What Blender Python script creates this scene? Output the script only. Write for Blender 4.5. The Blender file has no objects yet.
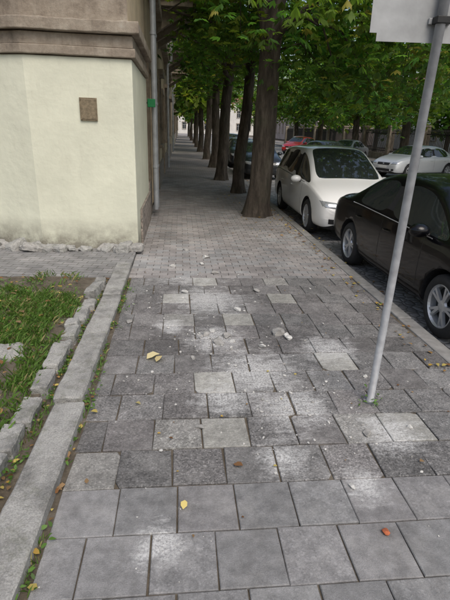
import bpy, bmesh, math, random
import numpy as np
from mathutils import Matrix, Vector, noise
from mathutils.bvhtree import BVHTree
random.seed(7); rng=np.random.default_rng(7)
S=bpy.context.scene; COL=S.collection
def rad(a): return math.radians(a)

# ------------------------------------------------------------ helpers
def link(o,parent=None):
    COL.objects.link(o)
    if parent: o.parent=parent
    return o
def empty(name,loc=(0,0,0),rz=0):
    o=bpy.data.objects.new(name,None); o.location=loc; o.rotation_euler[2]=rz; o.empty_display_size=.2
    return link(o)
def mesh(name,v,f,mats,parent=None,mi=None,smooth=False,cols=None,agg=None):
    me=bpy.data.meshes.new(name); me.from_pydata([tuple(p) for p in v],[],[tuple(q) for q in f])
    if not isinstance(mats,(list,tuple)): mats=[mats]
    for m in mats: me.materials.append(m)
    if mi is not None: me.polygons.foreach_set('material_index',mi)
    if smooth: me.polygons.foreach_set('use_smooth',[True]*len(me.polygons))
    if cols is not None:
        a=me.color_attributes.new('Col','FLOAT_COLOR','POINT')
        a.data.foreach_set('color',np.asarray(cols,dtype=np.float32).ravel())
    if agg is not None:
        a=me.attributes.new('agg','FLOAT','POINT'); a.data.foreach_set('value',np.asarray(agg,dtype=np.float32))
    me.update()
    return link(bpy.data.objects.new(name,me),parent)
def quads_np(name,V,C,mat,parent=None,n=4):
    """V: (N*n,3) verts, every n verts is one face"""
    N=len(V)//n
    me=bpy.data.meshes.new(name)
    me.vertices.add(N*n); me.vertices.foreach_set('co',V.astype(np.float32).ravel())
    me.loops.add(N*n); me.loops.foreach_set('vertex_index',np.arange(N*n,dtype=np.int32))
    me.polygons.add(N); me.polygons.foreach_set('loop_start',np.arange(0,N*n,n,dtype=np.int32))
    me.polygons.foreach_set('loop_total',np.full(N,n,dtype=np.int32))
    me.materials.append(mat)
    me.update(calc_edges=True)
    a=me.color_attributes.new('Col','FLOAT_COLOR','POINT'); a.data.foreach_set('color',C.astype(np.float32).ravel())
    return link(bpy.data.objects.new(name,me),parent)
class MB:
    def __init__(s): s.v=[];s.f=[];s.mi=[]
    def box(s,x0,x1,y0,y1,z0,z1,m=0):
        b=len(s.v); s.v+=[(x0,y0,z0),(x1,y0,z0),(x1,y1,z0),(x0,y1,z0),(x0,y0,z1),(x1,y0,z1),(x1,y1,z1),(x0,y1,z1)]
        for q in ((0,3,2,1),(4,5,6,7),(0,1,5,4),(1,2,6,5),(2,3,7,6),(3,0,4,7)): s.f.append([b+i for i in q]); s.mi.append(m)
    def quad(s,a,b,c,d,m=0):
        k=len(s.v); s.v+=[a,b,c,d]; s.f.append([k,k+1,k+2,k+3]); s.mi.append(m)
    def tube(s,pts,rs,n=10,m=0,cap=True):
        pts=[Vector(p) for p in pts]; k=len(s.v)
        ref=Vector((1,0,0))
        for i,p in enumerate(pts):
            t=(pts[min(i+1,len(pts)-1)]-pts[max(i-1,0)]).normalized()
            r=ref if abs(t.dot(ref))<.95 else Vector((0,1,0))
            a=t.cross(r).normalized(); b=t.cross(a).normalized()
            for j in range(n):
                q=2*math.pi*j/n; rr=rs[i]
                s.v.append(p+a*math.cos(q)*rr+b*math.sin(q)*rr)
        for i in range(len(pts)-1):
            for j in range(n):
                s.f.append([k+i*n+j,k+i*n+(j+1)%n,k+(i+1)*n+(j+1)%n,k+(i+1)*n+j]); s.mi.append(m)
        if cap:
            s.f.append([k+j for j in range(n)]); s.mi.append(m)
            e=k+(len(pts)-1)*n; s.f.append([e+j for j in range(n)][::-1]); s.mi.append(m)
    def out(s,name,mats,parent=None,smooth=False,bevel=0):
        o=mesh(name,s.v,s.f,mats,parent,s.mi,smooth)
        if bevel:
            b=o.modifiers.new('b','BEVEL'); b.width=bevel; b.segments=2; b.limit_method='ANGLE'
        return o

# ------------------------------------------------------------ materials
class NT:
    def __init__(s,name):
        s.m=bpy.data.materials.new(name); s.m.use_nodes=True; s.t=s.m.node_tree; s.n=s.t.nodes; s.l=s.t.links
        s.b=s.n['Principled BSDF']; s.h=None
    def N(s,t,**k):
        x=s.n.new(t)
        for a,b in k.items(): setattr(x,a,b)
        return x
    def geo(s):
        g=s.N('ShaderNodeNewGeometry'); return g.outputs['Position']
    def noise(s,scale,detail=4,rough=.55,vec=None,stretch=None):
        v=vec or s.geo()
        if stretch:
            mp=s.N('ShaderNodeMapping'); s.l.new(v,mp.inputs[0]); mp.inputs['Scale'].default_value=stretch; v=mp.outputs[0]
        x=s.N('ShaderNodeTexNoise'); x.inputs['Scale'].default_value=scale; x.inputs['Detail'].default_value=detail; x.inputs['Roughness'].default_value=rough
        s.l.new(v,x.inputs['Vector']); return x.outputs['Fac']
    def vor(s,scale,feature='F1',out='Distance',stretch=None):
        v=s.geo()
        if stretch:
            mp=s.N('ShaderNodeMapping'); s.l.new(v,mp.inputs[0]); mp.inputs['Scale'].default_value=stretch; v=mp.outputs[0]
        x=s.N('ShaderNodeTexVoronoi',feature=feature); x.inputs['Scale'].default_value=scale; s.l.new(v,x.inputs['Vector']); return x.outputs[out]
    def ramp(s,fac,stops):
        r=s.N('ShaderNodeValToRGB'); e=r.color_ramp.elements
        while len(e)<len(stops): e.new(.5)
        for i,(p,c) in enumerate(stops):
            e[i].position=p; e[i].color=(c,c,c,1) if isinstance(c,(int,float)) else tuple(c)[:3]+(1,)
        s.l.new(fac,r.inputs[0]); return r.outputs[0]
    def mix(s,fac,a,b,mode='MIX'):
        x=s.N('ShaderNodeMix',data_type='RGBA',blend_type=mode)
        for i,val in ((0,fac),(6,a),(7,b)):
            sock=x.inputs[i]
            if isinstance(val,bpy.types.NodeSocket): s.l.new(val,sock)
            elif isinstance(val,(int,float)): sock.default_value=float(val) if i==0 else (val,val,val,1)
            else: sock.default_value=tuple(val)[:3]+(1,)
        return x.outputs[2]
    def math(s,op,a,b=0.,clamp=False):
        x=s.N('ShaderNodeMath',operation=op,use_clamp=clamp)
        for i,val in ((0,a),(1,b)):
            if isinstance(val,bpy.types.NodeSocket): s.l.new(val,x.inputs[i])
            else: x.inputs[i].default_value=val
        return x.outputs[0]
    def attr(s,name,out='Color'):
        a=s.N('ShaderNodeAttribute',attribute_name=name); return a.outputs[out]
    def col(s,c):
        if isinstance(c,bpy.types.NodeSocket): s.l.new(c,s.b.inputs['Base Color'])
        else: s.b.inputs['Base Color'].default_value=tuple(c)[:3]+(1,)
    def rough(s,r):
        if isinstance(r,bpy.types.NodeSocket): s.l.new(r,s.b.inputs['Roughness'])
        else: s.b.inputs['Roughness'].default_value=r
    def bump(s,h,strength=.4,dist=.01):
        x=s.N('ShaderNodeBump'); x.inputs['Strength'].default_value=strength; x.inputs['Distance'].default_value=dist
        s.l.new(h,x.inputs['Height'])
        if s.h: s.l.new(s.h,x.inputs['Normal'])
        s.h=x.outputs[0]; s.l.new(s.h,s.b.inputs['Normal'])
def plain(name,c,r=.6,metal=0,nv=.25,scale=6,bump=.15,coat=0,bs=None):
    t=NT(name); n=t.noise(scale,4)
    t.col(t.mix(1,c,t.ramp(n,[(.25,1-nv),(.75,1+nv*.6)]),'MULTIPLY')); t.rough(r); t.b.inputs['Metallic'].default_value=metal
    t.b.inputs['Coat Weight'].default_value=coat; t.b.inputs['Coat Roughness'].default_value=.04
    if bump: t.bump(t.noise(bs or scale*8,3),bump,.004)
    return t.m

# slabs
t=NT('concrete_slab')
base=t.attr('Col'); ag=t.attr('agg','Fac')
big=t.noise(1.6,4); mid=t.noise(14,5,.65); fine=t.noise(190,2,.7)
c=t.mix(1,base,t.ramp(big,[(.3,.82),(.7,1.14)]),'MULTIPLY')
c=t.mix(1,c,t.ramp(mid,[(.3,.70),(.7,1.22)]),'MULTIPLY')
sp=t.vor(115,'F1','Color'); spv=t.N('ShaderNodeSeparateColor'); t.l.new(sp,spv.inputs[0])
spk=t.ramp(spv.outputs[0],[(0,.48),(.3,.82),(.75,1.03),(1,1.6)])
c2=t.mix(1,c,spk,'MULTIPLY'); c=t.mix(ag,t.mix(1,c,t.ramp(fine,[(.35,.8),(.65,1.15)]),'MULTIPLY'),c2)
dark=t.ramp(t.noise(2.3,7,.7),[(.30,.55),(.45,0.)]); c=t.mix(dark,c,(.078,.074,.070))
dust=t.ramp(t.noise(3.2,7,.72),[(.50,0.),(.8,.5)]); c=t.mix(dust,c,(.36,.352,.335))
def spot(x,y,r):
    g=t.geo(); d=t.N('ShaderNodeVectorMath',operation='DISTANCE'); t.l.new(g,d.inputs[0]); d.inputs[1].default_value=(x,y,0)
    m=t.N('ShaderNodeMapRange'); t.l.new(d.outputs['Value'],m.inputs[0]); m.inputs[1].default_value=0; m.inputs[2].default_value=r; m.inputs[3].default_value=1; m.inputs[4].default_value=0
    return m.outputs[0]
acc=None
for x,y,r in [(.31,3.72,.65),(.78,2.62,.65),(-.1,1.55,.28),(.1,5.7,1.2),(.6,3.1,.9),(1.35,2.3,.5),(.3,2.75,.5),(.3,4.7,1.0),(1.0,1.86,.3),(1.3,3.5,.6),(.6,2.1,.35),(-.1,4.0,.4)]:
    s_=spot(x,y,r); acc=s_ if acc is None else t.math('MAXIMUM',acc,s_)
nn=t.math('MULTIPLY',t.math('ADD',t.noise(8,9,.85),t.noise(7,7,.75,stretch=(1,2.6,1))),.5)
st=t.math('ADD',t.math('MULTIPLY',acc,.42),nn); st=t.math('SUBTRACT',st,.71); st=t.math('MULTIPLY',st,6.,True)
st=t.math('MULTIPLY',st,t.ramp(t.noise(70,4,.8),[(.40,.2),(.56,1.)]),True); st=t.math('MULTIPLY',st,.85,True)
c=t.mix(st,c,(.60,.60,.59))
t.col(c); t.rough(.88)
hh=t.mix(ag,fine,t.vor(115)); t.bump(hh,.5,.005); t.bump(mid,.4,.01)
M_slab=t.m
t=NT('small_paver'); c=t.mix(1,t.attr('Col'),t.ramp(t.noise(1.1,6,.65),[(.3,.68),(.7,1.25)]),'MULTIPLY')
c=t.mix(1,c,t.ramp(t.noise(40,4,.7),[(.3,.8),(.7,1.2)]),'MULTIPLY')
c=t.mix(t.ramp(t.noise(2.1,8,.78),[(.54,0.),(.72,.55)]),c,(.46,.45,.43)); t.col(c); t.rough(.85); t.bump(t.noise(70,3),.4,.006); M_pav=t.m
def bricktex(t,c1,c2,mo,rot=0,ms=.006):
    br=t.N('ShaderNodeTexBrick'); mp=t.N('ShaderNodeMapping'); mp.inputs['Rotation'].default_value=(0,0,rad(rot)); t.l.new(t.geo(),mp.inputs[0]); t.l.new(mp.outputs[0],br.inputs[0])
    for k_,c_ in (('Color1',c1),('Color2',c2),('Mortar',mo)): br.inputs[k_].default_value=tuple(c_)+(1,)
    br.inputs['Scale'].default_value=1; br.inputs['Brick Width'].default_value=.2; br.inputs['Row Height'].default_value=.1; br.inputs['Mortar Size'].default_value=ms
    return br.outputs[0]
t=NT('paving_far'); bo_=bricktex(t,(.25,.235,.225),(.31,.29,.28),(.14,.13,.12))
t.col(t.mix(1,bo_,t.ramp(t.noise(.9,6),[(.3,.75),(.7,1.2)]),'MULTIPLY')); t.rough(.87); t.bump(t.noise(60,3),.3,.005); M_pfar=t.m
t=NT('side_path_paving'); bo_=bricktex(t,(.23,.228,.225),(.31,.30,.295),(.11,.11,.09),8,.005)
t.col(t.mix(1,bo_,t.ramp(t.noise(2.5,7,.7),[(.3,.55),(.7,1.2)]),'MULTIPLY')); t.rough(.9); t.bump(t.noise(60,4),.4,.006); M_path=t.m
t=NT('dirt'); c=t.ramp(t.noise(7,8,.7),[(.3,(.06,.048,.034)),(.5,(.115,.095,.07)),(.72,(.20,.175,.14))]); t.col(c); t.rough(.95); t.bump(t.noise(60,5,.7),.8,.01); M_dirt=t.m
t=NT('old_concrete'); c=t.mix(1,(.36,.355,.335),t.ramp(t.noise(5,8,.7),[(.28,.42),(.5,.95),(.75,1.25)]),'MULTIPLY')
c=t.mix(t.ramp(t.noise(9,6,.7),[(.52,0.),(.75,.6)]),c,(.12,.13,.08)); c=t.mix(1,c,t.ramp(t.noise(120,3,.7),[(.35,.7),(.65,1.15)]),'MULTIPLY')
c=t.mix(t.ramp(t.noise(2.6,7,.72),[(.30,.6),(.44,0.)]),c,(.13,.12,.105))
t.col(c); t.rough(.92); t.bump(t.noise(60,5,.7),.7,.01); M_conc=t.m
t=NT('road_cobble'); cc=t.vor(8.5,'F1','Color'); sc=t.N('ShaderNodeSeparateColor'); t.l.new(cc,sc.inputs[0]); e=t.vor(8.5,'DISTANCE_TO_EDGE')
c=t.mix(1,(.30,.295,.29),t.ramp(sc.outputs[0],[(0,.7),(1,1.25)]),'MULTIPLY'); c=t.mix(t.ramp(e,[(.0,1.),(.09,0.)]),c,(.11,.105,.10))
c=t.mix(1,c,t.ramp(t.noise(.6,6),[(.3,.75),(.7,1.25)]),'MULTIPLY'); t.col(c); t.rough(.75); t.bump(t.ramp(e,[(.0,0.),(.2,1.)]),.6,.02); M_road=t.m
M_kerb=plain('granite_kerb',(.27,.265,.255),.85,0,.35,9,.5,bs=90)
t=NT('cream_plaster'); c=t.mix(1,(.71,.715,.575),t.ramp(t.noise(1.3,7,.65),[(.3,.86),(.7,1.07)]),'MULTIPLY')
z=t.N('ShaderNodeSeparateXYZ'); t.l.new(t.geo(),z.inputs[0])
low=t.N('ShaderNodeMapRange'); t.l.new(z.outputs[2],low.inputs[0]); low.inputs[1].default_value=.03; low.inputs[2].default_value=.5; low.inputs[3].default_value=1.3; low.inputs[4].default_value=0
dm=t.math('MULTIPLY',low.outputs[0],t.ramp(t.noise(5,8,.7),[(.3,.12),(.6,1.)]),True); c=t.mix(dm,c,(.24,.225,.18))
c=t.mix(t.ramp(t.noise(2.2,7,.75,stretch=(3,3,.5)),[(.56,0.),(.8,.5)]),c,(.50,.48,.38))
c=t.mix(t.ramp(t.noise(6,8,.8),[(.66,0.),(.70,.45)]),c,(.50,.50,.45)); t.col(c); t.rough(.85); t.bump(t.noise(9,6),.35,.02); t.bump(t.noise(120,3),.2,.003); M_cream=t.m
t=NT('brown_stucco'); c=t.ramp(t.noise(2.4,8,.74),[(.28,(.13,.105,.08)),(.45,(.27,.225,.175)),(.6,(.37,.32,.255)),(.78,(.52,.49,.43))]); c=t.mix(t.ramp(t.noise(2.2,7,.75,stretch=(4,4,.4)),[(.5,0.),(.75,.5)]),c,(.13,.105,.08)); t.col(c); t.rough(.9); t.bump(t.noise(14,8,.75),.7,.02); M_stucco=t.m
t=NT('tan_facade'); c=t.mix(1,(.60,.49,.34),t.ramp(t.noise(1.2,7,.7),[(.3,.65),(.7,1.15)]),'MULTIPLY'); c=t.mix(t.ramp(t.noise(1.6,7,.75,stretch=(4,4,.4)),[(.52,0.),(.8,.5)]),c,(.22,.18,.14)); t.col(c); t.rough(.9); t.bump(t.noise(20,6,.7),.4,.015); M_tan=t.m
t=NT('stone_plinth'); e=t.vor(14,'DISTANCE_TO_EDGE'); cc=t.vor(14,'F1','Color'); sc=t.N('ShaderNodeSeparateColor'); t.l.new(cc,sc.inputs[0])
c=t.mix(1,(.28,.24,.21),t.ramp(sc.outputs[0],[(0,.6),(1,1.5)]),'MULTIPLY'); c=t.mix(t.ramp(e,[(0,1.),(.06,0.)]),c,(.13,.12,.11)); t.col(c); t.rough(.9); t.bump(e,.5,.02); M_plinth=t.m
def glassm(name,c,r=.06,sp=.6):
    t=NT(name); t.col(c); t.rough(r); t.b.inputs['Specular IOR Level'].default_value=sp; t.bump(t.noise(1.5,2),.03,.02); return t.m
M_glass=glassm('window_glass',(.03,.035,.04))
M_cglass=glassm('car_glass',(.022,.027,.026),.03,1.)
M_wood=plain('dark_wood',(.075,.04,.022),.6,0,.4,8)
M_ochre=plain('ochre_door_paint',(.50,.27,.08),.6,0,.3,5)
M_white=plain('white_frame',(.6,.6,.57),.6,0,.15,5)
M_zinc=plain('zinc_pipe',(.36,.38,.40),.5,.2,.3,6)
M_iron=plain('black_iron',(.02,.02,.02),.5,.3,.3,20)
M_pole=plain('grey_painted_pole',(.33,.34,.355),.5,.1,.3,14,.2)
M_signback=plain('sign_back_grey',(.36,.37,.375),.5,.2,.35,5,.15)
M_bronze=plain('bronze_plaque',(.24,.19,.12),.55,.2,.5,25,.4)
M_green=plain('green_sign',(.01,.22,.07),.4)
M_rubber=plain('tyre_rubber',(.022,.022,.023),.85,0,.3,30,.3)
M_alloy=plain('alloy_wheel',(.55,.56,.58),.35,.6,.15,10,0)
M_disc=plain('wheel_inner',(.03,.03,.03),.7)
M_blk=plain('black_plastic',(.018,.018,.02),.55,0,.2,20,.1)
M_lamp=plain('headlight_lens',(.45,.47,.5),.08,.4,.4,18,0,1)
M_red=plain('tail_lamp',(.3,.01,.01),.15,0,.2,10,0,1)
M_plate=plain('licence_plate',(.7,.7,.68),.4,0,.15,30,0)
def paint(name,c,metal=0,r=.4,coat=1.,spec=.5):
    t=NT(name); t.col(c); t.rough(r); t.b.inputs['Metallic'].default_value=metal; t.b.inputs['Specular IOR Level'].default_value=spec
    t.b.inputs['Coat Weight'].default_value=coat; t.b.inputs['Coat Roughness'].default_value=.03; return t.m
P_black=paint('black_paint',(.003,.003,.004),0,.3,.6,.1); P_white=paint('white_paint',(.80,.80,.79)); P_silver=paint('silver_paint',(.60,.62,.64),.3)
P_dark=paint('dark_paint',(.015,.018,.022),0,.3,.7,.2); P_red=paint('red_paint',(.50,.02,.02)); P_grey=paint('grey_paint',(.30,.31,.33),.4)
t=NT('bark'); n=t.noise(9,8,.7,stretch=(1,1,.22)); c=t.ramp(n,[(.3,(.022,.017,.013)),(.5,(.068,.054,.041)),(.72,(.15,.125,.10))]); c=t.mix(t.ramp(t.noise(2,5),[(.5,0.),(.75,.4)]),c,(.07,.08,.045)); t.col(c); t.rough(.95); t.bump(n,1.,.06); t.bump(t.noise(60,4),.4,.006); M_bark=t.m
def leafmat(name,trans=.35):
    t=NT(name); c=t.attr('Col'); t.col(c); t.rough(.5); t.b.inputs['Specular IOR Level'].default_value=.35
    tr=t.N('ShaderNodeBsdfTranslucent'); cm=t.mix(1,c,(1.9,2.1,.8),'MULTIPLY'); t.l.new(cm,tr.inputs[0])
    mx=t.N('ShaderNodeMixShader'); mx.inputs[0].default_value=trans; t.l.new(t.b.outputs[0],mx.inputs[1]); t.l.new(tr.outputs[0],mx.inputs[2])
    t.l.new(mx.outputs[0],t.n['Material Output'].inputs[0]); return t.m
M_leaf=leafmat('foliage',.55); M_grass=leafmat('grass_blades',.3); M_litter=leafmat('fallen_leaf',.1)
M_stone=plain('rubble_stone',(.34,.33,.31),.95,0,.4,25,.6)

# ------------------------------------------------------------ ground
def sheet(name,x0,x1,y0,y1,z,mat):
    return mesh(name,[(x0,y0,z),(x1,y0,z),(x1,y1,z),(x0,y1,z)],[(0,1,2,3)],mat)
sheet('ground',-300,400,-200,600,-.15,M_dirt)
sheet('road',2.42,13.2,-20,260,-.12,M_road)
V=[];F=[];C=[];A=[]
def slab(x0,x1,y0,y1,z,col,ag,jit=.004,bev=.004,depth=.05,tilt=.003,chip=False):
    zs=[z+random.uniform(-tilt,tilt) for _ in range(4)]
    cs=[(x0,y0),(x1,y0),(x1,y1),(x0,y1)]; cs=[(x+random.uniform(-jit,jit),y+random.uniform(-jit,jit)) for x,y in cs]
    if chip and random.random()<.4:   # broken corner
        k=random.randrange(4); p=cs[k]; a=cs[k-1]; b_=cs[(k+1)%4]; s1,s2=random.uniform(.04,.16),random.uniform(.04,.16)
        pa=(p[0]+(a[0]-p[0])*s1,p[1]+(a[1]-p[1])*s1); pb=(p[0]+(b_[0]-p[0])*s2,p[1]+(b_[1]-p[1])*s2)
        cs=cs[:k]+[pa,pb]+cs[k+1:]; zs=zs[:k]+[zs[k],zs[k]]+zs[k+1:]
    n=len(cs); b=len(V)
    cx=sum(p[0] for p in cs)/n; cy=sum(p[1] for p in cs)/n
    for (x,y),zz in zip(cs,zs): V.append((x+math.copysign(bev,cx-x),y+math.copysign(bev,cy-y),zz))
    for (x,y),zz in zip(cs,zs): V.append((x,y,zz-bev))
    for (x,y),zz in zip(cs,zs): V.append((x,y,zz-depth))
    F.append(tuple(range(b,b+n)))
    for i in range(n):
        j=(i+1)%n; F.append((b+n+i,b+n+j,b+j,b+i)); F.append((b+2*n+i,b+2*n+j,b+n+j,b+n+i))
    C.extend([tuple(col)+(1,)]*(3*n)); A.extend([ag]*(3*n))
XL,XK=-.62,2.27
light=[(.30,2.44),(.32,3.02),(1.38,3.33),(1.52,2.40),(.63,4.17),(1.165,4.74),(.06,4.72),(.35,5.3)]
y=.42; P=.30; row=0
while y<5.35:
    off=random.choice([0,.03,.13,.15,.10,.18]); x=XL-off
    front=y<1.70
    if front: off=[0,.12][row%2]; x=XL-off
    while x<XK-.02:
        x0=max(x,XL); x1=min(x+P,XK-.005)
        if x1-x0>.05:
            cx,cy=(x0+x1)/2,y+P/2
            if front:
                g=random.uniform(.20,.26); w=random.uniform(.975,1.0); col=(g,g*w,g*(w-.003)); ag=random.choice([.1,.2,.35])
            else:
                g=random.choice([.135,.15,.165,.175,.19,.21]); w=random.uniform(.945,.99); col=(g,g*w,g*(w-.02)); ag=random.choice([1,.9,.8,.6])
                if any(abs(cx-a)<.15 and abs(cy-b)<.15 for a,b in light): g=random.uniform(.31,.37); col=(g,g*.985,g*.90); ag=.4
                elif random.random()<.05: g=.26; col=(g,g*.98,g*.92)
            gp=.004 if not front else .003
            slab(x0+gp,x1-gp,y+gp,y+P-gp,0,col,ag,.003 if front else .006,.004,.05,.0015 if front else .004,not front)
        x+=P
    y+=P; row+=1
mesh('sidewalk',V,F,M_slab,cols=C,agg=A)
V=[];F=[];C=[];A=[]
r=0
while y<18:
    x=XL-.05-(.1 if r%2 else 0)
    while x<XK-.02:
        x0=max(x,XL-.04); x1=min(x+.2,XK-.005)
        if x1-x0>.03:
            g=random.uniform(.22,.32); col=(g*1.01,g*.95,g*.92) if random.random()<.7 else (g*.95,g*.945,g*.94)
            slab(x0+.003,x1-.003,y+.003,y+.097,0,col,0,.002,.003,.04,.0025)
        x+=.2
    y+=.1; r+=1
mesh('sidewalk_pavers',V,F,M_pav,cols=C)
sheet('sidewalk_far',-.66,XK-.003,y,230,0,M_pfar)
sheet('sidewalk_bed',-.66,XK-.003,-2,y,-.012,M_dirt)
mb=MB(); mb.box(13.35,18,-20,240,-.3,0); mb.out('opposite_pavement',[M_pfar])
mb=MB(); yy=-1.
while yy<140:
    L=random.uniform(.9,1.1) if yy<30 else 8
    mb.box(XK,XK+.15+random.uniform(-.004,.004),yy,yy+L-.008,-.3,.006+random.uniform(-.006,.006)); yy+=L
mb.out('kerb',[M_kerb],bevel=.012)
mb=MB(); mb.box(13.2,13.345,-20,240,-.3,.01); mb.out('opposite_kerb',[M_kerb],bevel=.012)

def rough_box(name,loc,size,rz=0,amp=.012,mat=M_conc,seed=0,tilt=(0,0),parent=None,bev=.2):
    bm=bmesh.new(); bmesh.ops.create_cube(bm,size=1)
    bmesh.ops.scale(bm,vec=size,verts=bm.verts)
    bmesh.ops.bevel(bm,geom=bm.edges[:],offset=min(size)*bev,segments=1,affect='EDGES')
    for _ in range(4):
        es=[e for e in bm.edges if e.calc_length()>max(.022,max(size)/26)]
        if es: bmesh.ops.subdivide_edges(bm,edges=es,cuts=1,use_grid_fill=True)
    bmesh.ops.triangulate(bm,faces=[f for f in bm.faces if len(f.verts)>4])
    for v in bm.verts:
        p=v.co*6+Vector((seed*3.1,seed*1.7,seed)); q=v.co*30+Vector((seed,0,0))
        v.co+=Vector((noise.noise(p),noise.noise(p+Vector((9,0,0))),noise.noise(p+Vector((0,9,0)))))*amp*1.5+Vector((noise.noise(q),noise.noise(q+Vector((9,0,0))),noise.noise(q+Vector((0,9,0)))))*amp*.6
    me=bpy.data.meshes.new(name); bm.to_mesh(me); bm.free(); me.materials.append(mat)
    o=bpy.data.objects.new(name,me); o.location=loc; o.rotation_euler=(tilt[0],tilt[1],rz); return link(o,parent)
k=empty('path_edging_kerb')
for i,(a,b) in enumerate([(.6,2.66),(2.70,3.72),(3.75,4.72),(4.76,5.95)]):
    rough_box('kerb_slab_%d'%i,(-.765+random.uniform(-.015,.015),(a+b)/2,-.005+random.uniform(-.01,.01)),(.20,b-a,.13),random.uniform(-.018,.018),.006,seed=i+1,bev=.08,parent=k,tilt=(random.uniform(-.008,.008),random.uniform(-.03,.03)))
k=empty('broken_edging_stones'); yy=1.0;i=0
while yy<5.3:
    L=random.choice([.22,.3,.35,.42,.16])
    rough_box('stone_%d'%i,(-1.02+.012*(yy)+random.uniform(-.02,.02),yy+L/2,.01+random.uniform(-.03,.02)),(.12,L-.02,.17),random.uniform(-.09,.09),.010,seed=i+20,tilt=(random.uniform(-.08,.08),random.uniform(-.16,.16)),parent=k,bev=.08); yy+=L+random.choice([0,.01,.02,.06]); i+=1
def hill(x,y): return .03+.03*noise.noise(Vector((x*1.5,y*1.5,3)))+.012*noise.noise(Vector((x*7,y*7,1)))
vs=[];fs=[];nx,ny=60,90
for j in range(ny+1):
    for i in range(nx+1):
        x=-6+(6-.97)*i/nx; yv=-.5+5.95*j/ny; vs.append((x,yv,hill(x,yv)))
for j in range(ny):
    for i in range(nx):
        a=j*(nx+1)+i; fs.append((a,a+1,a+nx+2,a+nx+1))
mesh('soil_bed',vs,fs,M_dirt,smooth=True)
sheet('gutter_soil',-.98,-.60,-.5,5.6,.0-.006,M_dirt)
mb=MB(); mb.box(-12,-.665,5.45,9.5,-.2,.035); o=mb.out('side_path',[M_path])
rough_box('concrete_chunk',(-1.44,3.38,.05),(.34,.24,.08),.5,.02,seed=50,tilt=(.1,.08))
k=empty('wall_base_rubble')
for i in range(80):
    x=-4.3+i*.046+random.uniform(-.03,.03); yb=6.80+max(0,(-2.04-x))*.3
    if random.random()<.2: continue
    sz=random.choice([.05,.07,.09,.12,.15,.19]); rough_box('rubble_%d'%i,(x,yb-random.uniform(0,.16),.04+sz*.2),(sz*1.7,sz,sz*random.uniform(.4,.9)),random.uniform(0,3),.016,seed=60+i,parent=k,mat=random.choice([M_conc,M_stone]),tilt=(random.uniform(-.3,.3),random.uniform(-.3,.3)))

def rot_rand(N):
    return rng.uniform(0,2*math.pi,N)
pts=[]
while len(pts)<24000:
    x=random.uniform(-3.4,-1.04); yv=random.uniform(1.2,5.5)
    if x<-1.3-.36*yv: continue
    d=noise.noise(Vector((x*1.7,yv*1.7,7)))+.6*noise.noise(Vector((x*5,yv*5,2)))
    far=max(0,(yv-4.6)*.7)
    if (x+1.44)**2+(yv-3.38)**2<.020: continue
    if d+random.uniform(-.25,.25)>.0+far-.12*(x<-1.15): pts.append((x,yv))
for _ in range(1500):
    yv=random.uniform(1,5.4); x=random.choice([-.895,-.93,-.638])+random.uniform(-.02,.02)
    if noise.noise(Vector((x*2,yv*2.2,17)))>.0: pts.append((x,yv))
pts=np.array(pts); N=len(pts)
z=np.array([hill(p[0],p[1]) if p[0]<-.97 else 0 for p in pts])
ang=rot_rand(N); h=rng.uniform(.02,.085,N)*np.where(pts[:,0]>-1,.6,1); w=rng.uniform(.0018,.0045,N); lean=rng.uniform(.2,1.3,N)*h
dx,dy=np.cos(ang),np.sin(ang); px,py=-dy,dx
P0=np.stack([pts[:,0]-px*w,pts[:,1]-py*w,z-.005],1);P1=np.stack([pts[:,0]+px*w,pts[:,1]+py*w,z-.005],1)
P2=np.stack([pts[:,0]+px*w*.7+dx*lean*.4,pts[:,1]+py*w*.7+dy*lean*.4,z+h*.65],1);P3=np.stack([pts[:,0]+dx*lean,pts[:,1]+dy*lean,z+h],1)
VV=np.stack([P0,P1,P2,P3],1).reshape(-1,3)
g=rng.uniform(.5,1.4,N)[:,None]; yel=(rng.random(N)<.16)[:,None]
cc=np.where(yel,np.array([[.26,.23,.11]]),np.array([[.105,.185,.04]]))*g; cc=np.concatenate([cc,np.ones((N,1))],1)
quads_np('grass',VV,np.repeat(cc,4,0),M_grass)
def leaf_quads(cent,size,col,flat=.5,mat=M_grass,name='weeds',asp=.5,curl=.1):
    N=len(cent); a=rot_rand(N); el=rng.uniform(-flat,flat,N)+.12; tw=rng.uniform(-.6,.6,N)*flat*1.5
    d=np.stack([np.cos(a)*np.cos(el),np.sin(a)*np.cos(el),np.sin(el)],1); s0=np.stack([-np.sin(a),np.cos(a),np.zeros(N)],1)
    up=np.cross(d,s0); s=s0*np.cos(tw)[:,None]+up*np.sin(tw)[:,None]
    sz=size[:,None]; c0=cent; r=lambda lo,hi: rng.uniform(lo,hi,(N,1))
    cu=up*sz*curl
    pts=[c0, c0+d*sz*r(.15,.3)+s*sz*asp*r(.3,.5)+cu, c0+d*sz*r(.5,.7)+s*sz*asp*r(.3,.55)+cu, c0+d*sz*r(.9,1.1), c0+d*sz*r(.5,.7)-s*sz*asp*r(.3,.55)+cu*r(0,2), c0+d*sz*r(.15,.3)-s*sz*asp*r(.3,.5)+cu]
    return quads_np(name,np.stack(pts,1).reshape(-1,3),np.repeat(np.concatenate([col,np.ones((N,1))],1),6,0),mat,n=6)
wc=[]
for _ in range(360):
    x=random.uniform(-3,-1.05); yv=random.uniform(1.4,5.3)
    if noise.noise(Vector((x*1.3,yv*1.3,7)))<-.15: continue
    for _ in range(random.randint(6,18)): wc.append((x+random.gauss(0,.04),yv+random.gauss(0,.04),hill(x,yv)+random.uniform(.01,.06)))
for _ in range(56):
    yv=random.uniform(1.2,5.3); x=random.choice([-.905,-.92,-.64,-.645])
    for _ in range(random.randint(6,16)): wc.append((x+random.gauss(0,.025),yv+random.gauss(0,.04),random.uniform(.01,.04)))
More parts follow.
